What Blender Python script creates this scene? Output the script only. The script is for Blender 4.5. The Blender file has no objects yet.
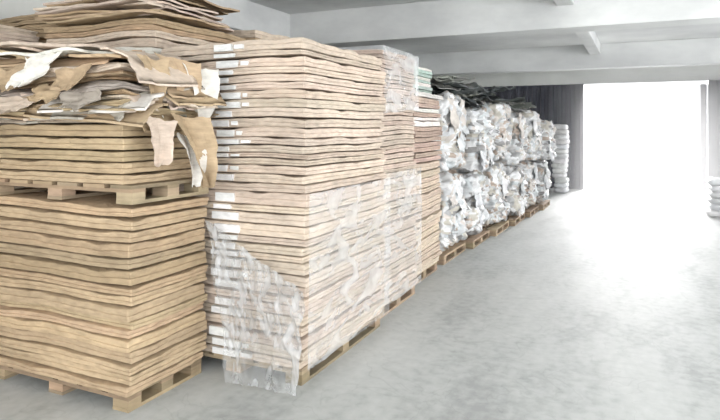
import bpy, bmesh, math, random
from mathutils import Vector, Matrix, noise, Euler

scene = bpy.context.scene
try:
    scene.view_settings.view_transform = 'Standard'
    scene.view_settings.look = 'None'
except Exception as e:
    print(e)

# ------------------------------------------------------------------ materials
def nodes_of(name):
    m = bpy.data.materials.new(name); m.use_nodes = True
    nt = m.node_tree
    return m, nt, nt.nodes['Principled BSDF'], nt.nodes['Material Output']

def attr_mat(name, rough=0.85, nscale=(3,3,60), var=0.22, bump=0.25, spec=0.25, blotch=4.0):
    """colour attribute 'Col' modulated with procedural fibre / blotch noise"""
    m, nt, b, out = nodes_of(name)
    N, L = nt.nodes, nt.links
    a = N.new('ShaderNodeAttribute'); a.attribute_name = 'Col'
    tc = N.new('ShaderNodeTexCoord'); mp = N.new('ShaderNodeMapping')
    mp.inputs['Scale'].default_value = nscale
    L.new(tc.outputs['Object'], mp.inputs['Vector'])
    n1 = N.new('ShaderNodeTexNoise'); n1.inputs['Scale'].default_value = 1.0; n1.inputs['Detail'].default_value = 5
    L.new(mp.outputs['Vector'], n1.inputs['Vector'])
    n2 = N.new('ShaderNodeTexNoise'); n2.inputs['Scale'].default_value = blotch; n2.inputs['Detail'].default_value = 6
    L.new(tc.outputs['Object'], n2.inputs['Vector'])
    add = N.new('ShaderNodeMath'); add.operation = 'ADD'
    L.new(n1.outputs['Fac'], add.inputs[0]); L.new(n2.outputs['Fac'], add.inputs[1])
    mr = N.new('ShaderNodeMapRange'); mr.inputs['From Min'].default_value = 0.7; mr.inputs['From Max'].default_value = 1.3
    mr.inputs['To Min'].default_value = 1.0 - var; mr.inputs['To Max'].default_value = 1.0 + var*0.6
    L.new(add.outputs[0], mr.inputs['Value'])
    vm = N.new('ShaderNodeVectorMath'); vm.operation = 'SCALE'
    L.new(a.outputs['Color'], vm.inputs[0]); L.new(mr.outputs['Result'], vm.inputs['Scale'])
    L.new(vm.outputs['Vector'], b.inputs['Base Color'])
    b.inputs['Roughness'].default_value = rough
    b.inputs['Specular IOR Level'].default_value = spec
    bp = N.new('ShaderNodeBump'); bp.inputs['Strength'].default_value = bump; bp.inputs['Distance'].default_value = 0.01
    L.new(add.outputs[0], bp.inputs['Height']); L.new(bp.outputs['Normal'], b.inputs['Normal'])
    return m

def plain_mat(name, c1, c2, scale=3.0, rough=0.8, detail=6, bump=0.1, stretch=(1,1,1), spec=0.3, lo=0.35, hi=0.65):
    m, nt, b, out = nodes_of(name)
    N, L = nt.nodes, nt.links
    tc = N.new('ShaderNodeTexCoord'); mp = N.new('ShaderNodeMapping'); mp.inputs['Scale'].default_value = stretch
    L.new(tc.outputs['Object'], mp.inputs['Vector'])
    n = N.new('ShaderNodeTexNoise'); n.inputs['Scale'].default_value = scale; n.inputs['Detail'].default_value = detail
    n.inputs['Roughness'].default_value = 0.6
    L.new(mp.outputs['Vector'], n.inputs['Vector'])
    r = N.new('ShaderNodeValToRGB')
    r.color_ramp.elements[0].position = lo; r.color_ramp.elements[0].color = (*c1, 1)
    r.color_ramp.elements[1].position = hi; r.color_ramp.elements[1].color = (*c2, 1)
    L.new(n.outputs['Fac'], r.inputs['Fac']); L.new(r.outputs['Color'], b.inputs['Base Color'])
    b.inputs['Roughness'].default_value = rough; b.inputs['Specular IOR Level'].default_value = spec
    bp = N.new('ShaderNodeBump'); bp.inputs['Strength'].default_value = bump; bp.inputs['Distance'].default_value = 0.01
    L.new(n.outputs['Fac'], bp.inputs['Height']); L.new(bp.outputs['Normal'], b.inputs['Normal'])
    return m

M_card = attr_mat('cardboard', var=.24, bump=.25, blotch=3, nscale=(16,16,50))
M_bale = attr_mat('bale_plastic', rough=0.45, nscale=(9,9,14), var=0.2, bump=0.5, spec=0.5, blotch=10)
M_wood = attr_mat('pallet_wood', rough=0.8, nscale=(6,6,40), var=0.3)
M_ceil = plain_mat('ceiling_paint', (0.60,0.61,0.61), (0.82,0.83,0.82), 0.6, 0.9, detail=9, lo=.3, hi=.62, stretch=(1,1,2))
M_wall = plain_mat('wall_paint', (0.62,0.63,0.60), (0.75,0.76,0.73), 1.0, 0.9)
M_gate = plain_mat('painted_steel', (0.045,0.047,0.06), (0.08,0.083,0.10), 2.0, 0.5)
M_ground = plain_mat('yard_concrete', (0.6,0.6,0.6), (0.7,0.7,0.7), 1.0, 0.9)

def floor_mat():
    m, nt, b, out = nodes_of('floor_concrete')
    N, L = nt.nodes, nt.links
    tc = N.new('ShaderNodeTexCoord')
    n1 = N.new('ShaderNodeTexNoise'); n1.inputs['Scale'].default_value = 0.7; n1.inputs['Detail'].default_value = 9; n1.inputs['Roughness'].default_value = .65
    n2 = N.new('ShaderNodeTexNoise'); n2.inputs['Scale'].default_value = 14; n2.inputs['Detail'].default_value = 8
    mp = N.new('ShaderNodeMapping'); mp.inputs['Scale'].default_value = (1.8,0.6,1)
    L.new(tc.outputs['Object'], mp.inputs['Vector'])
    L.new(mp.outputs['Vector'], n1.inputs['Vector']); L.new(tc.outputs['Object'], n2.inputs['Vector'])
    mx = N.new('ShaderNodeMath'); mx.operation = 'MULTIPLY_ADD'; mx.inputs[1].default_value = 0.35
    L.new(n2.outputs['Fac'], mx.inputs[0]); L.new(n1.outputs['Fac'], mx.inputs[2])
    r = N.new('ShaderNodeValToRGB')
    r.color_ramp.elements[0].position = 0.52; r.color_ramp.elements[0].color = (0.32,0.33,0.325,1)
    r.color_ramp.elements[1].position = 0.85; r.color_ramp.elements[1].color = (0.52,0.53,0.52,1)
    e = r.color_ramp.elements.new(.66); e.color = (0.43,0.445,0.435,1)
    L.new(mx.outputs[0], r.inputs['Fac'])
    v = N.new('ShaderNodeTexNoise'); v.inputs['Scale'].default_value = 2.2; v.inputs['Detail'].default_value = 3; v.inputs['Distortion'].default_value = 1.0
    L.new(tc.outputs['Object'], v.inputs['Vector'])
    s = N.new('ShaderNodeMath'); s.operation = 'SUBTRACT'; s.inputs[1].default_value = .5
    L.new(v.outputs['Fac'], s.inputs[0])
    ab = N.new('ShaderNodeMath'); ab.operation = 'ABSOLUTE'; L.new(s.outputs[0], ab.inputs[0])
    mr = N.new('ShaderNodeMapRange'); mr.inputs['From Min'].default_value = 0; mr.inputs['From Max'].default_value = .012
    mr.inputs['To Min'].default_value = .9; mr.inputs['To Max'].default_value = 1
    L.new(ab.outputs[0], mr.inputs['Value'])
    vm = N.new('ShaderNodeVectorMath'); vm.operation = 'SCALE'
    L.new(r.outputs['Color'], vm.inputs[0]); L.new(mr.outputs['Result'], vm.inputs['Scale'])
    L.new(vm.outputs['Vector'], b.inputs['Base Color'])
    b.inputs['Roughness'].default_value = 0.6; b.inputs['Specular IOR Level'].default_value = 0.35
    bp = N.new('ShaderNodeBump'); bp.inputs['Strength'].default_value = 0.08; bp.inputs['Distance'].default_value = 0.01
    L.new(n2.outputs['Fac'], bp.inputs['Height']); L.new(bp.outputs['Normal'], b.inputs['Normal'])
    return m
M_floor = floor_mat()

def film_mat(name, base_op, span, col=(0.78,0.8,0.81), rough=.2, scale=6, stretch=(1,1,.35), lo=.42, hi=.68):
    m, nt, b, out = nodes_of(name)
    N, L = nt.nodes, nt.links
    tc = N.new('ShaderNodeTexCoord'); mp = N.new('ShaderNodeMapping'); mp.inputs['Scale'].default_value = stretch
    mp.inputs['Rotation'].default_value = (0.4,0.3,0)
    L.new(tc.outputs['Object'], mp.inputs['Vector'])
    n = N.new('ShaderNodeTexNoise'); n.inputs['Scale'].default_value = scale; n.inputs['Detail'].default_value = 8; n.inputs['Distortion'].default_value = 1.2
    L.new(mp.outputs['Vector'], n.inputs['Vector'])
    r = N.new('ShaderNodeMapRange'); r.inputs['From Min'].default_value = lo; r.inputs['From Max'].default_value = hi
    r.inputs['To Min'].default_value = base_op; r.inputs['To Max'].default_value = base_op+span
    L.new(n.outputs['Fac'], r.inputs['Value'])
    b.inputs['Base Color'].default_value = (*col,1); b.inputs['Roughness'].default_value = rough
    b.inputs['Specular IOR Level'].default_value = 0.7
    L.new(r.outputs['Result'], b.inputs['Alpha'])
    bp = N.new('ShaderNodeBump'); bp.inputs['Strength'].default_value = 0.9; bp.inputs['Distance'].default_value = 0.02
    L.new(n.outputs['Fac'], bp.inputs['Height']); L.new(bp.outputs['Normal'], b.inputs['Normal'])
    return m
M_film = film_mat('plastic_film', 0.30, .42, (0.50,0.51,0.515), .25, scale=11, stretch=(1,1,.5), lo=.44, hi=.68)
M_wrap = film_mat('stretch_wrap', 0.17, .33, (0.74,0.75,0.76), .35, scale=5, stretch=(1,.6,1.4), lo=.42, hi=.7)

# ------------------------------------------------------------------ mesh helpers
def finish(bm, name, mat, smooth=False):
    me = bpy.data.meshes.new(name); bm.to_mesh(me); bm.free()
    ob = bpy.data.objects.new(name, me); scene.collection.objects.link(ob)
    me.materials.append(mat)
    if smooth:
        for p in me.polygons: p.use_smooth = True
    return ob

def newbm():
    bm = bmesh.new(); cl = bm.loops.layers.float_color.new('Col'); return bm, cl

def paint(faces, cl, col):
    for f in faces:
        for l in f.loops: l[cl] = (*col, 1)

def box(bm, x0, x1, y0, y1, z0, z1, cl=None, col=None):
    v = [bm.verts.new(p) for p in ((x0,y0,z0),(x1,y0,z0),(x1,y1,z0),(x0,y1,z0),(x0,y0,z1),(x1,y0,z1),(x1,y1,z1),(x0,y1,z1))]
    fs = [bm.faces.new([v[i] for i in q]) for q in ((3,2,1,0),(4,5,6,7),(0,1,5,4),(1,2,6,5),(2,3,7,6),(3,0,4,7))]
    if cl is not None: paint(fs, cl, col)
    return v

def solid(name, x0,x1,y0,y1,z0,z1, mat, bevel=0):
    bm = bmesh.new(); box(bm,x0,x1,y0,y1,z0,z1)
    if bevel: bmesh.ops.bevel(bm, geom=bm.edges[:], offset=bevel, segments=2, affect='EDGES')
    return finish(bm, name, mat)

def jit(c, rng, a):
    k = 1 + rng.uniform(-a, a)
    return tuple(max(0, min(1, x*k*(1+rng.uniform(-a*.2, a*.2)))) for x in c)

def nz(x, y, z): return noise.noise(Vector((x, y, z)))

def layer(bm, cl, cx, cy, w, l, z0, t, rot, col, warp, rng, ns=20, edge=0.006, wav=.004, pk=.16):
    # bundle of sheets: near-vertical edge with a seam in the middle
    prof = [(0.010,0.0),(0.001,0.06),(0.0,0.3),(0.001,0.46),(0.006,0.5),(0.001,0.55),(0.0,0.8),(0.001,0.95),(0.006,1.0)]
    pts = []
    hw, hl, c = w/2, l/2, 0.006
    def side(a, b, n):
        return [Vector(a).lerp(Vector(b), i/n) for i in range(n)]
    cs = [(-hw+c,-hl),(hw-c,-hl),(hw,-hl+c),(hw,hl-c),(hw-c,hl),(-hw+c,hl),(-hw,hl-c),(-hw,-hl+c)]
    for i in range(8):
        a, b = cs[i], cs[(i+1)%8]
        pts += side((a[0],a[1],0), (b[0],b[1],0), ns if i%2==0 else 1)
    sd = rng.uniform(0, 100)
    cr, sr = math.cos(rot), math.sin(rot)
    rings = []
    pinch = [1-pk*max(0, nz(p.x*5+sd, p.y*5, 5)*2) for p in pts]
    def P(p, inset, zf, pn=1):
        d = Vector((p.x/hw, p.y/hl, 0))
        nx = -inset*(d.x if abs(d.x) > .97 else 0); ny = -inset*(d.y if abs(d.y) > .97 else 0)
        e = edge*(nz(p.x*4+sd, p.y*4, zf*.8) + .5*nz(p.x*19+sd, p.y*19, zf*1.5))
        q = Vector((p.x + nx + e*d.x, p.y + ny + e*d.y, 0))
        X = cx + q.x*cr - q.y*sr; Y = cy + q.x*sr + q.y*cr
        return Vector((X, Y, z0 + t*zf*pn + warp(X, Y, z0+t*zf) + wav*nz(p.x*4+sd, p.y*4, zf)))
    for ins, zf in prof:
        rings.append([bm.verts.new(P(p, ins, zf, pinch[i])) for i, p in enumerate(pts)])
    for s in (0.65, 0.25):
        rings.append([bm.verts.new(P(p*s, 0, 0.99)) for p in pts])
    fs = []
    n = len(pts)
    for r in range(len(rings)-1):
        for i in range(n):
            j = (i+1) % n
            f = bm.faces.new((rings[r][i], rings[r][j], rings[r+1][j], rings[r+1][i])); f.smooth = False
            paint([f], cl, col)
    fs.append(bm.faces.new(rings[-1])); fs.append(bm.faces.new(rings[0][::-1]))
    paint(fs, cl, col)

def card_stack(name, x0, x1, y0, y1, z0, z1, n, col, seed=0, jx=0.012, jr=0.01, warp=0.02, droop=0.010,
               cvar=0.12, tabs=None, lean=(0,0), edge=0.008, altcols=None, sizev=0.0, gap=(.82,.96), wav=.003, pk=.18):
    rng = random.Random(seed)
    bm, cl = newbm()
    cx, cy, w, l = (x0+x1)/2, (y0+y1)/2, x1-x0, y1-y0
    def W(X, Y, Z):
        k = min(1, (Z-z0)/0.25)
        e = max(abs(X-cx)/(w/2), abs(Y-cy)/(l/2))
        return k*(warp*nz(X*1.6+seed, Y*1.6, Z*1.3) - droop*e*e)
    hs = [rng.uniform(.65,1.35) for _ in range(n)]; s = sum(hs); z = z0
    for i in range(n):
        t = hs[i]/s*(z1-z0); f = (z-z0)/(z1-z0)
        c = jit(col, rng, cvar)
        if altcols and rng.random() < altcols[0]: c = jit(rng.choice(altcols[1]), rng, cvar)
        ox, oy = rng.uniform(-jx, jx), rng.uniform(-jx, jx)
        sv = rng.uniform(-sizev, sizev)
        layer(bm, cl, cx+ox+lean[0]*f, cy+oy+lean[1]*f, w+sv, l+sv, z, t*(rng.uniform(*gap) if i < n-1 else .99), rng.uniform(-jr, jr), c, W, rng, edge=edge,
              wav=wav if i else 0, pk=pk)
        if tabs and rng.random() < .95:
            tx0, tx1, tc = tabs
            a = tx0 + rng.uniform(-.03,.03); b = tx1 + rng.uniform(-.06,.06)
            yy = y0+oy+lean[1]*f
            zz = z + W(a, y0, z)
            box(bm, a, b, yy-0.010-rng.uniform(0,.012), yy+0.05, zz+t*.14, zz+t*.78, cl, jit(tc, rng, .05))
            if rng.random() < .5:
                box(bm, b+.02, b+.02+rng.uniform(.02,.08), yy-0.006-rng.uniform(0,.008), yy+0.05, zz+t*.3, zz+t*.7, cl, jit(tc, rng, .08))
        z += t
    return finish(bm, name, M_card)

def pallet(name, x0, x1, y0, y1, z0, h=0.105, col=(0.33,0.25,0.165), seed=0):
    rng = random.Random(seed); bm, cl = newbm()
    def bd(*a): box(bm, *a, cl, jit(col, rng, .25))
    t = 0.02; n = 6
    sw = (x1-x0)/(n*1.25)
    for i in range(n):
        a = x0 + i*((x1-x0)-sw)/(n-1); bd(a, a+sw, y0, y1, z0+h-t, z0+h)
    bw = 0.1
    ys = (y0, (y0+y1)/2-bw/2, y1-bw)
    for y in ys: bd(x0, x1, y, y+bw, z0+h-2*t, z0+h-t)
    for y in ys:
        for x in (x0, (x0+x1)/2-.06, x1-.12):
            bd(x, x+.12, y+.002, y+bw-.002, z0+t, z0+h-2*t)
    for x in (x0, (x0+x1)/2-.06, x1-.12): bd(x, x+.12, y0, y1, z0, z0+t)
    return finish(bm, name, M_wood)

def sheet(bm, cl, origin, ux, uy, w, l, col, rng, amp=0.03, curl=0.0, ragged=0.03, th=0.005, nu=16, nv=14, fold=0.0, freq=3.0, rfreq=4.0, smooth=True, taper=0.0, skew=0.0):
    """wavy torn sheet, origin = corner, ux / uy = axis directions"""
    ux = Vector(ux).normalized(); uy = Vector(uy).normalized(); nn = ux.cross(uy).normalized()
    sd = rng.uniform(0, 50); g = []
    for top in (0, 1):
        gg = []
        for j in range(nv+1):
            row = []
            for i in range(nu+1):
                u, v = i/nu, j/nv
                ru = ragged*(nz(sd, v*rfreq, 1)+.5*nz(sd, v*rfreq*3, 1))*(1 if u > .5 else -1)*abs(u-.5)*2
                rv = ragged*(nz(u*rfreq, sd, 2)+.5*nz(u*rfreq*3, sd, 2))*(1 if v > .5 else -1)*abs(v-.5)*2
                h = amp*nz(u*freq+sd, v*freq, 3)+amp*.5*nz(u*freq*2.3+sd, v*freq*2.3, 7) + curl*(u-.2)**2*(1 if u > .2 else 0) + fold*abs(v-.5)*w
                vv = .5+(v-.5)*(1-taper*u) + skew*u
                p = Vector(origin) + ux*(u*w+ru) + uy*(vv*l+rv) + nn*(h + top*th)
                row.append(bm.verts.new(p))
            gg.append(row)
        g.append(gg)
    fs = []
    for j in range(nv):
        for i in range(nu):
            fs.append(bm.faces.new((g[1][j][i], g[1][j][i+1], g[1][j+1][i+1], g[1][j+1][i])))
            fs.append(bm.faces.new((g[0][j+1][i], g[0][j+1][i+1], g[0][j][i+1], g[0][j][i])))
    for f in fs: f.smooth = smooth
    for j in range(nv):
        for i in (0, nu):
            q = (g[0][j][i], g[0][j+1][i], g[1][j+1][i], g[1][j][i]); fs.append(bm.faces.new(q if i == 0 else q[::-1]))
    for i in range(nu):
        for j in (0, nv):
            q = (g[0][j][i], g[0][j][i+1], g[1][j][i+1], g[1][j][i]); fs.append(bm.faces.new(q if j == 0 else q[::-1]))
    paint(fs, cl, col)

# ------------------------------------------------------------------ room
XL, XR, YB, YF, ZC = -5.6, 6.0, -5.0, 16.7, 3.45
solid('floor', XL-.2, XR+.2, YB, YF+.2, -0.2, 0, M_floor)
solid('yard_ground', -25, 25, YF+.2, 50, -0.25, -0.03, M_ground)
solid('ceiling', XL-.2, XR+.2, YB, YF+.2, ZC, ZC+.2, M_ceil)
solid('wall_left', XL-.2, XL, YB, YF, 0, ZC, M_wall)
solid('ceiling_beam', XL, XR, 8.35, 8.85, 2.93, ZC, M_ceil, .01)
solid('ceiling_beam', XL, XR, 14.2, 14.65, 2.93, ZC, M_ceil, .01)
solid('ceiling_beam', XL, XR, 2.2, 2.7, 2.93, ZC, M_ceil, .01)
solid('wall_beam', XL, XL+.45, YB, 16.6, 3.0, ZC, M_ceil, .01)
for a, b in ((2.71,8.34),(8.86,14.19),(14.66,16.6)):
    solid('ceiling_rib', -1.0, -.78, a, b, 3.22, ZC, M_ceil, .008)
    solid('ceiling_rib', 2.6, 2.82, a, b, 3.22, ZC, M_ceil, .008)

def corrugated(name, x0, x1, y, z0, z1, depth=0.05, pitch=0.22):
    bm = bmesh.new(); x = x0
    prof = []
    while x < x1-1e-4:
        prof += [(x, 0), (min(x+pitch*.4, x1), 0), (min(x+pitch*.5, x1), -depth), (min(x+pitch*.9, x1), -depth)]
        x += pitch
    prof.append((x1, 0))
    lo = [bm.verts.new((p[0], y+p[1], z0)) for p in prof]; hi = [bm.verts.new((p[0], y+p[1], z1)) for p in prof]
    lo2 = [bm.verts.new((p[0], y+.12, z0)) for p in prof]; hi2 = [bm.verts.new((p[0], y+.12, z1)) for p in prof]
    for i in range(len(prof)-1):
        for q in ((lo[i],lo[i+1],hi[i+1],hi[i]),(lo2[i+1],lo2[i],hi2[i],hi2[i+1]),(hi[i],hi[i+1],hi2[i+1],hi2[i]),(lo[i+1],lo[i],lo2[i],lo2[i+1])):
            bm.faces.new(q)
    bm.faces.new((lo[0],hi[0],hi2[0],lo2[0])); bm.faces.new((lo[-1],lo2[-1],hi2[-1],hi[-1]))
    bmesh.ops.remove_doubles(bm, verts=bm.verts, dist=1e-5)
    return finish(bm, name, M_gate)
DX0, DX1, DZ = -1.33, 1.5, 2.75
corrugated('wall_gate_left', XL, DX0-.08, YF, 0, 2.75)
corrugated('wall_gate_right', DX1+.08, XR, YF, 0, 2.75)
solid('wall_front', XL, XR, YF-.02, YF+.15, 2.75, ZC, M_wall)
solid('trim_1', DX0-.08, DX0, YF-.08, YF+.15, 0, 2.75, M_gate)
solid('trim_2', DX1, DX1+.08, YF-.08, YF+.15, 0, 2.75, M_gate)
gl = corrugated('door_1', 0, 1.35, 0, 0.02, 2.68)
gl.location = (DX1-.03, YF+.2, 0); gl.rotation_euler = (0,0,math.radians(100))

bm = bmesh.new()
box(bm, XR, XR+.2, YB, YF, 0, 0.9); box(bm, XR, XR+.2, YB, YF, 3.1, ZC)
for y in (-5, -1.2, 2.6, 6.4, 10.2, 14.0, 16.5): box(bm, XR, XR+.2, y, min(y+.5,YF), .9, 3.1)
finish(bm, 'wall_right', M_wall)

# ------------------------------------------------------------------ cardboard stacks
K  = (0.43,0.325,0.21)
KP = (0.57,0.475,0.39)
KW = (0.70,0.675,0.63)
KG = (0.36,0.325,0.28)
G  = 0.105
pallet('wooden_pallet', -3.78, -2.60, 2.50, 3.12, 0, seed=1)
card_stack('cardboard_stack', -3.80, -2.58, 2.48, 3.13, G, 1.175, 16, K, seed=3, cvar=.12, warp=.020, lean=(0.02,0), jx=.014, edge=.014, droop=.015)
pallet('wooden_pallet', -3.78, -2.54, 2.47, 3.12, 1.175, seed=2)
card_stack('cardboard_stack', -3.85, -2.62, 2.47, 3.10, 1.28, 1.63, 5, K, seed=5, cvar=.1, jx=.012, warp=.012, edge=.014)
card_stack('loose_cardboard_stack', -3.85, -2.56, 2.42, 3.12, 1.63, 1.98, 10, KP, seed=9, jx=.04, jr=.05, warp=.07, droop=.05,
           cvar=.15, altcols=(.6,[K,K,KW,KG]), sizev=.1, edge=.05, gap=(.6,.95), wav=.025, pk=.4)
rng = random.Random(4)
bm, cl = newbm()
for i in range(8):
    a = rng.uniform(-.15,.15); z = 1.99 + i*.018
    ox = rng.uniform(-4.0,-3.5); oy = rng.uniform(2.38,2.5)
    sheet(bm, cl, (ox, oy, z), (math.cos(a),math.sin(a),rng.uniform(-.03,.02)), (-math.sin(a),math.cos(a),rng.uniform(-.02,.05)),
          rng.uniform(.6,.95), rng.uniform(.5,.65), jit(rng.choice([K,KP,K,KW,KP]),rng,.12), rng, amp=.03, curl=rng.uniform(-.12,.02), ragged=.05, th=.016, freq=1.5)
for i in range(15):
    x = rng.uniform(-3.85,-3.1); z = rng.uniform(1.68,2.06)
    sheet(bm, cl, (x, 2.65, z), (rng.uniform(-.15,.2),-1,rng.uniform(-.08,.04)), (1,0.1,rng.uniform(-.08,.08)), rng.uniform(.22,.33), rng.uniform(.45,.85),
          jit(rng.choice([K,KP,KW,K,KG,K]),rng,.12), rng, amp=.025, curl=rng.uniform(-.25,-.05), ragged=.04, th=.014, freq=1.5, skew=rng.uniform(-.1,.1))
for i in range(12):
    y = rng.uniform(2.45,2.75); z = rng.uniform(1.70,2.06)
    sheet(bm, cl, (-2.8, y, z), (1,rng.uniform(-.2,.2),rng.uniform(-.08,.03)), (0.05,1,rng.uniform(-.06,.06)), rng.uniform(.24,.42), rng.uniform(.3,.5),
          jit(rng.choice([K,KP,KW,KG,KP,K]),rng,.1), rng, amp=.025, curl=rng.uniform(-.4,-.05), ragged=.04, th=.012, freq=1.5, taper=rng.uniform(0,.4), skew=rng.uniform(-.1,.1))
finish(bm, 'torn_cardboard_sheets', M_card)
bm, cl = newbm()
for (y, z, w, h, c, tp, sk) in ((2.50,1.66,.22,.26,KP,.6,.1),(2.68,1.68,.30,.42,K,.85,.45),(2.76,1.56,.2,.30,KW,.75,.3),(2.60,2.02,.30,.24,K,.5,.3),(2.80,1.98,.26,.36,KW,.7,.1),(2.46,2.0,.2,.24,K,.6,.2)):
    sheet(bm, cl, (-2.53, y, z), (0.16,0.05,-1), (0.25,1,-.1), h, w, jit(c,rng,.08), rng, amp=.035, curl=-.15, ragged=.015, fold=.4, th=.003, freq=1.6, smooth=False, taper=tp, skew=sk)
# torn tongues bent down over the front edge
for (x, z, w, h, c, tp, sk) in ((-3.55,1.93,.34,.17,K,.3,.1),(-3.25,2.0,.30,.22,KW,.5,-.2),(-3.0,1.92,.26,.18,K,.4,.2),(-3.5,1.78,.4,.13,KP,.3,-.1),(-2.95,1.80,.3,.15,KG,.4,.1),(-3.2,1.84,.26,.12,K,.2,.1)):
    sheet(bm, cl, (x, 2.37, z), (0.05,-.45,-1), (1,.06,rng.uniform(-.12,.12)), h, w, jit(c,rng,.08), rng, amp=.03, curl=.08, ragged=.03, fold=.2, th=.006, freq=1.8, smooth=False, taper=tp, skew=sk)
finish(bm, 'hanging_paper_flaps', M_card)

pallet('wooden_pallet', -2.94, -1.90, 3.22, 4.46, 0, seed=4)
card_stack('cardboard_stack', -2.96, -1.88, 3.20, 4.48, G, 1.20, 17, KP, seed=11, cvar=.09, jx=.016, warp=.014,
           tabs=(-2.56,-2.40,(0.8,0.8,0.79)), lean=(.02,0), edge=.014)
card_stack('cardboard_stack', -2.98, -1.85, 3.18, 4.44, 1.20, 2.17, 18, KP, seed=12, cvar=.09, jx=.02, warp=.018,
           tabs=(-2.54,-2.38,(0.8,0.8,0.79)), edge=.018, lean=(-.02,0), droop=.015)
pallet('wooden_pallet', -2.98, -1.97, 4.62, 5.48, 0, seed=6)
card_stack('cardboard_stack', -3.0, -1.95, 4.60, 5.50, G, 1.22, 18, KP, seed=13, cvar=.08, jx=.012)
card_stack('cardboard_stack', -3.0, -1.95, 4.60, 5.42, 1.22, 2.27, 26, (0.54,0.44,0.37), seed=14, cvar=.1, jx=.012)
pallet('wooden_pallet', -3.05, -2.07, 5.64, 6.5, 0, seed=7)
card_stack('cardboard_stack', -3.08, -2.04, 5.62, 6.52, G, 1.25, 18, (0.54,0.44,0.35), seed=15, cvar=.1, jx=.015)
card_stack('cardboard_stack', -3.08, -2.03, 5.62, 6.52, 1.25, 1.98, 14, (0.45,0.34,0.28), seed=16, cvar=.16, jx=.025, altcols=(.3,[KW]))
card_stack('coloured_board_stack', -3.0, -2.1, 5.7, 6.4, 1.98, 2.25, 8, (0.42,0.5,0.45), seed=17, cvar=.12, jx=.02, altcols=(.4,[KW]))

row = [(-4.25,-3.12,3.25,4.35,2.40,K),(-4.25,-3.12,4.5,5.6,2.5,K),(-4.3,-3.2,5.75,6.9,2.4,KP),
       (-5.45,-4.4,2.2,3.3,2.40,KP),(-5.45,-4.4,3.5,4.6,2.6,K),(-5.45,-4.4,4.8,5.9,2.5,KP),(-5.0,-3.95,1.0,2.1,2.2,K)]
for i, (a,b,c,d,h,col) in enumerate(row):
    pallet('wooden_pallet', a+.02, b-.02, c+.02, d-.02, 0, seed=20+i)
    card_stack('cardboard_stack', a, b, c, d, G, h, int(h*16), col, seed=30+i, cvar=.12, jx=.03, jr=.02, warp=.03, altcols=(.2,[KP,KW]), edge=.02)
rng = random.Random(8); bm, cl = newbm()
for i in range(11):
    a = rng.uniform(-.12,.12)
    sheet(bm, cl, (rng.uniform(-4.3,-4.15), rng.uniform(3.15,3.3), 2.4+i*.018), (math.cos(a),math.sin(a),rng.uniform(-.02,.03)), (-math.sin(a),math.cos(a),0),
          rng.uniform(1.0,1.25), rng.uniform(.8,1.0), jit(rng.choice([K,K,KP,KP]),rng,.12), rng, amp=.02, curl=rng.uniform(-.08,.03), ragged=.04, th=.015, freq=1.5)
finish(bm, 'torn_cardboard_sheets', M_card)

# ------------------------------------------------------------------ films
def film(name, c00, c10, c11, c01, nrm, mat, nu=80, nv=80, amp=.03, off=.02, seed=0, rag=.04, fr=3.5, st=(1,1,.5)):
    bm = bmesh.new(); g = []
    c00,c10,c11,c01,nrm = map(Vector,(c00,c10,c11,c01,nrm))
    for j in range(nv+1):
        row = []
        for i in range(nu+1):
            u, v = i/nu, j/nv
            uu = u + rag*(nz(v*4, seed, 3)+.15*nz(v*12,seed,3))*abs(2*u-1); vv = v + rag*(nz(u*4, seed, 9)+.15*nz(u*12,seed,9))*abs(2*v-1)
            p = c00*(1-uu)*(1-vv)+c10*uu*(1-vv)+c11*uu*vv+c01*(1-uu)*vv
            q = Vector((p.x*st[0],p.y*st[1],p.z*st[2]+p.x*.5))*fr+Vector((seed,0,0))
            r = 1-abs(noise.noise(q))*2.5; r2 = 1-abs(noise.noise(q*2.7))*2.5; r3 = 1-abs(noise.noise(q*6))*2
            row.append(bm.verts.new(p + nrm*(off + amp*(max(0,r)*.6 + .4*max(0,r2) + .2*max(0,r3)))))
        g.append(row)
    for j in range(nv):
        for i in range(nu): bm.faces.new((g[j][i],g[j][i+1],g[j+1][i+1],g[j+1][i]))
    return finish(bm, name, mat, True)
film('plastic_sheet', (-2.56,3.155,1.0),(-1.83,3.155,.62),(-1.85,3.13,.01),(-2.34,3.10,.01),(0,-1,0), M_film, amp=.05, off=.015, seed=2, rag=.05)
film('stretch_wrap', (-1.845,3.17,.12),(-1.845,4.48,.12),(-1.83,4.48,1.2),(-1.83,3.17,1.2),(1,0,0), M_wrap, amp=.012, off=.008, seed=5, rag=.008, fr=2)
film('stretch_wrap', (-1.93,4.58,.11),(-1.93,5.52,.11),(-1.93,5.52,1.22),(-1.93,4.58,1.22),(1,0,0), M_wrap, amp=.012, off=.006, seed=7, rag=.01, fr=2)
film('stretch_wrap', (-1.93,4.57,1.72),(-1.93,5.44,1.78),(-1.93,5.44,2.28),(-1.93,4.57,2.28),(1,0,0), M_wrap, amp=.02, off=.006, seed=9, rag=.03, fr=3)

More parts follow.
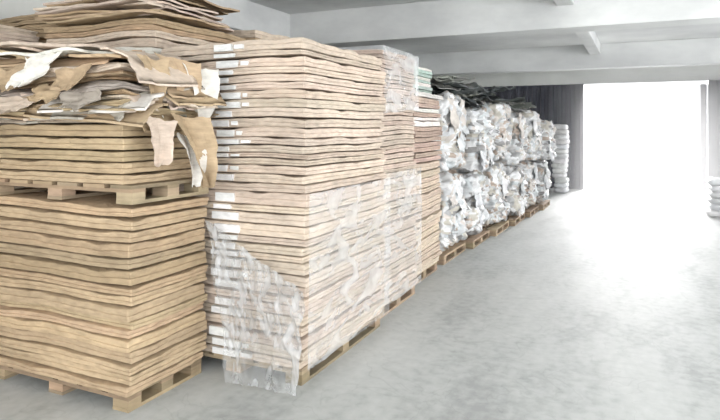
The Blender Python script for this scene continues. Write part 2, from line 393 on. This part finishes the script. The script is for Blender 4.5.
# ------------------------------------------------------------------ bales
def bale(name, x0,x1,y0,y1,z0,z1, seed):
    rng = random.Random(seed); bm, cl = newbm()
    n = 34
    cx,cy,cz = (x0+x1)/2,(y0+y1)/2,(z0+z1)/2; hx,hy,hz = (x1-x0)/2,(y1-y0)/2,(z1-z0)/2
    vm = {}
    def V(i,j,k):
        if (i,j,k) in vm: return vm[(i,j,k)]
        p = Vector((2*i/n-1, 2*j/n-1, 2*k/n-1)); r = (abs(p.x)**6+abs(p.y)**6+abs(p.z)**6)**(1/6); p /= max(r,1e-6)
        q = Vector((p.x*hx,p.y*hy,p.z*hz))
        s = Vector((seed*3.1,seed*1.7,0))
        d = .10*noise.noise(Vector((q.x*2.5,q.y*2.5,q.z*6))+s) + .04*(1-abs(noise.noise(Vector((q.x*6,q.y*6,q.z*14))+s))*3) + .03*noise.noise(q*18+s)
        band = abs(abs(p.y)-.45); d -= .05*math.exp(-(band/.06)**2)
        nn = Vector((p.x**5,p.y**5,p.z**5)).normalized()
        q = q + nn*(d-.04)
        q.z = max(-hz, q.z)
        v = bm.verts.new((cx+q.x,cy+q.y,cz+q.z)); vm[(i,j,k)] = v; return v
    W_ = (0.70,0.70,0.70)
    pal = [W_,(0.60,0.61,0.62),(0.60,0.55,0.51),(0.42,0.42,0.42),(0.43,0.35,0.29),(0.78,0.78,0.78),(0.54,0.57,0.58),W_,(0.26,0.255,0.25),(0.52,0.49,0.43)]
    def F(a,b,c,d):
        f = bm.faces.new((a,b,c,d)); f.smooth = True
        m = f.calc_center_median()
        t = noise.cell(Vector((m.x*5+nz(m.x*4,m.y*4,m.z*4)*2, m.y*4+seed+nz(m.z*4,m.y*4,m.x*4)*2, m.z*12+nz(m.y*3,m.z*3,seed)*3)))
        c0 = pal[int(abs(t)*997)%len(pal)]
        for l in f.loops: l[cl] = (*c0,1)
    for i in range(n):
        for j in range(n):
            F(V(i,j,n),V(i+1,j,n),V(i+1,j+1,n),V(i,j+1,n)); F(V(i,j+1,0),V(i+1,j+1,0),V(i+1,j,0),V(i,j,0))
            F(V(i,0,j),V(i+1,0,j),V(i+1,0,j+1),V(i,0,j+1)); F(V(i,n,j+1),V(i+1,n,j+1),V(i+1,n,j),V(i,n,j))
            F(V(n,i,j),V(n,i+1,j),V(n,i+1,j+1),V(n,i,j+1)); F(V(0,i,j+1),V(0,i+1,j+1),V(0,i+1,j),V(0,i,j))
    for k in range(5):
        yy = rng.uniform(y0+.05,y1-.3); zz = rng.uniform(z0+.3,z1-.02)
        sheet(bm, cl, (x1-.05, yy, zz), (rng.uniform(.05,.25),0,-1), (0.1,1,rng.uniform(-.2,.2)), rng.uniform(.15,.4), rng.uniform(.1,.25),
              jit(rng.choice(pal[:3]),rng,.05), rng, amp=.05, ragged=.04, nu=8, nv=6, th=.003)
    return finish(bm, name, M_bale)
y = 6.72; s = 1
tops = [2.04,1.90,2.02,1.86,1.90,1.78]
brng = random.Random(77)
for k in range(6):
    L = 1.02; x1 = -2.02 + k*.075
    pallet('wooden_pallet', x1-1.05, x1-.05, y+.03, y+L-.03, 0, seed=50+k)
    mid = G+(tops[k]-G)*.5
    o1, o2 = brng.uniform(-.05,.03), brng.uniform(-.06,.06)
    bale('plastic_bale', x1-1.1+o1, x1+o1, y, y+L-.02, G, mid, s); s += 1
    bale('plastic_bale', x1-1.1+o2, x1+.02+o2, y, y+L-.02, mid, tops[k], s); s += 1
    y += L+.04
y = 7.2
for k in range(4):
    bale('plastic_bale', -4.5, -3.4, y, y+1.3, 0, 1.0, s); s += 1
    bale('plastic_bale', -4.5, -3.4, y, y+1.3, 1.0, 2.05, s); s += 1
    y += 1.45
for (ya, yb, zt) in ((6.85,8.7,2.0),(8.9,10.6,1.97),(10.9,12.4,1.86)):
    rng = random.Random(int(ya*10)); bm, cl = newbm()
    for i in range(20):
        a = rng.uniform(-.4,.4)
        sheet(bm, cl, (rng.uniform(-3.0,-2.5), rng.uniform(ya,yb-.5), zt-.02+i*.013), (math.cos(a),math.sin(a),rng.uniform(-.1,.1)), (-math.sin(a),math.cos(a),rng.uniform(-.1,.1)),
              rng.uniform(.4,.7), rng.uniform(.5,.8), jit(rng.choice([(0.10,0.11,0.10),(0.16,0.17,0.15),(0.07,0.08,0.08),(0.3,0.3,0.27)]),rng,.2), rng, amp=.06, curl=rng.uniform(-.2,.1), ragged=.05, th=.01)
    finish(bm, 'dark_tarp_heap', M_bale)

def sack_pile(name, cx, cy, n, w, l, h, seed, cols=1):
    rng = random.Random(seed); bm, cl = newbm()
    for c in range(cols):
        z = 0
        for k in range(n):
            N1,N2 = 20,10; rx,ry = w/2*rng.uniform(.9,1.08), l/2*rng.uniform(.93,1.05)
            ox,oy = rng.uniform(-.03,.03)+c*w*1.02, rng.uniform(-.02,.02)
            col = jit((.68,.68,.69),rng,.15); rings=[]
            for j in range(N2+1):
                ph = -math.pi/2+math.pi*j/N2; r = abs(math.cos(ph))**.35; zz = math.copysign(abs(math.sin(ph))**.8,math.sin(ph))
                ring=[]
                for i in range(N1):
                    th = 2*math.pi*i/N1; c_,s_ = math.cos(th),math.sin(th)
                    ring.append(bm.verts.new((cx+ox+rx*r*math.copysign(abs(c_)**.4,c_), cy+oy+ry*r*math.copysign(abs(s_)**.4,s_), z+h/2+zz*h/2*(1+.25*nz(c_*2,s_*2,k+seed)))))
                rings.append(ring)
            for j in range(N2):
                for i in range(N1):
                    f = bm.faces.new((rings[j][i],rings[j][(i+1)%N1],rings[j+1][(i+1)%N1],rings[j+1][i])); f.smooth=True; paint([f],cl,col)
            z += h*.88
    bmesh.ops.remove_doubles(bm, verts=bm.verts, dist=1e-5)
    mz = min(v.co.z for v in bm.verts)
    for v in bm.verts: v.co.z -= mz
    return finish(bm, name, M_bale)
sack_pile('sack_pile', -1.78, 15.6, 14, .36, .5, .135, 1)
sack_pile('sack_pile', 1.38, 12.7, 6, .5, .7, .125, 2, cols=2)

# ------------------------------------------------------------------ haze volume added to imitate the glare around the gate
hm = bpy.data.materials.new('glare_haze'); hm.use_nodes = True
nt = hm.node_tree; nt.nodes.clear(); N, L = nt.nodes, nt.links
o = N.new('ShaderNodeOutputMaterial'); vs = N.new('ShaderNodeVolumeScatter'); vs.inputs['Anisotropy'].default_value = 0.2
tc = N.new('ShaderNodeTexCoord'); sp = N.new('ShaderNodeSeparateXYZ'); L.new(tc.outputs['Object'], sp.inputs[0])
def rmp(sock, a, b, lo, hi):
    r = N.new('ShaderNodeMapRange'); r.interpolation_type = 'SMOOTHSTEP'
    r.inputs['From Min'].default_value=a; r.inputs['From Max'].default_value=b; r.inputs['To Min'].default_value=lo; r.inputs['To Max'].default_value=hi
    L.new(sock, r.inputs['Value']); return r.outputs['Result']
def mul(a, b):
    m = N.new('ShaderNodeMath'); m.operation='MULTIPLY'; L.new(a, m.inputs[0]); L.new(b, m.inputs[1]); return m.outputs[0]
d = mul(mul(rmp(sp.outputs['Y'], 7, 16, 0, .24), rmp(sp.outputs['X'], -1.7, -.6, 0, 1)), rmp(sp.outputs['Z'], 2.92, 2.5, 0, 1))
L.new(d, vs.inputs['Density']); L.new(vs.outputs[0], o.inputs['Volume'])
solid('glare_haze', -1.68, 5.9, 7, 16.61, 0.005, 2.92, hm)

# ------------------------------------------------------------------ light
w = bpy.data.worlds.new('World'); scene.world = w; w.use_nodes = True
bg = w.node_tree.nodes['Background']; bg.inputs['Color'].default_value = (0.96,0.975,1.0,1); bg.inputs['Strength'].default_value = 4.1
def sun(name, strength, ang, rot, col):
    d = bpy.data.lights.new(name,'SUN'); d.energy=strength; d.angle=math.radians(ang); d.color=col
    o = bpy.data.objects.new(name,d); scene.collection.objects.link(o); o.rotation_euler = rot; return o
sun('sun', 36, 40, (math.radians(-71),0,math.radians(4)), (1,.985,.985))
def area(name, loc, rot, sx, sy, p, col=(1,1,1)):
    d = bpy.data.lights.new(name,'AREA'); d.shape='RECTANGLE'; d.size=sx; d.size_y=sy; d.energy=p; d.color=col
    o = bpy.data.objects.new(name,d); scene.collection.objects.link(o); o.location=loc; o.rotation_euler=rot; return o
area('rear_fill', (0.5,-4.6,2.0), (math.radians(90),0,0), 9, 2.6, 200, (1,.99,.98))  # unseen area lamp added behind the camera as soft fill
area('right_fill', (XR-.05,4,2.0), (math.radians(90),0,math.radians(90)), 14, 2.0, 460, (.98,.99,1))  # unseen area lamp added along the right wall, standing in for daylight

# ------------------------------------------------------------------ camera
cd = bpy.data.cameras.new('camera'); cam = bpy.data.objects.new('camera', cd); scene.collection.objects.link(cam)
cd.sensor_width = 36; cd.lens = 30; cd.shift_y = -82/720; cd.clip_start=.05
cam.location = (0,0,1.6); cam.rotation_euler = (math.radians(90),0,math.radians(25))
scene.camera = cam
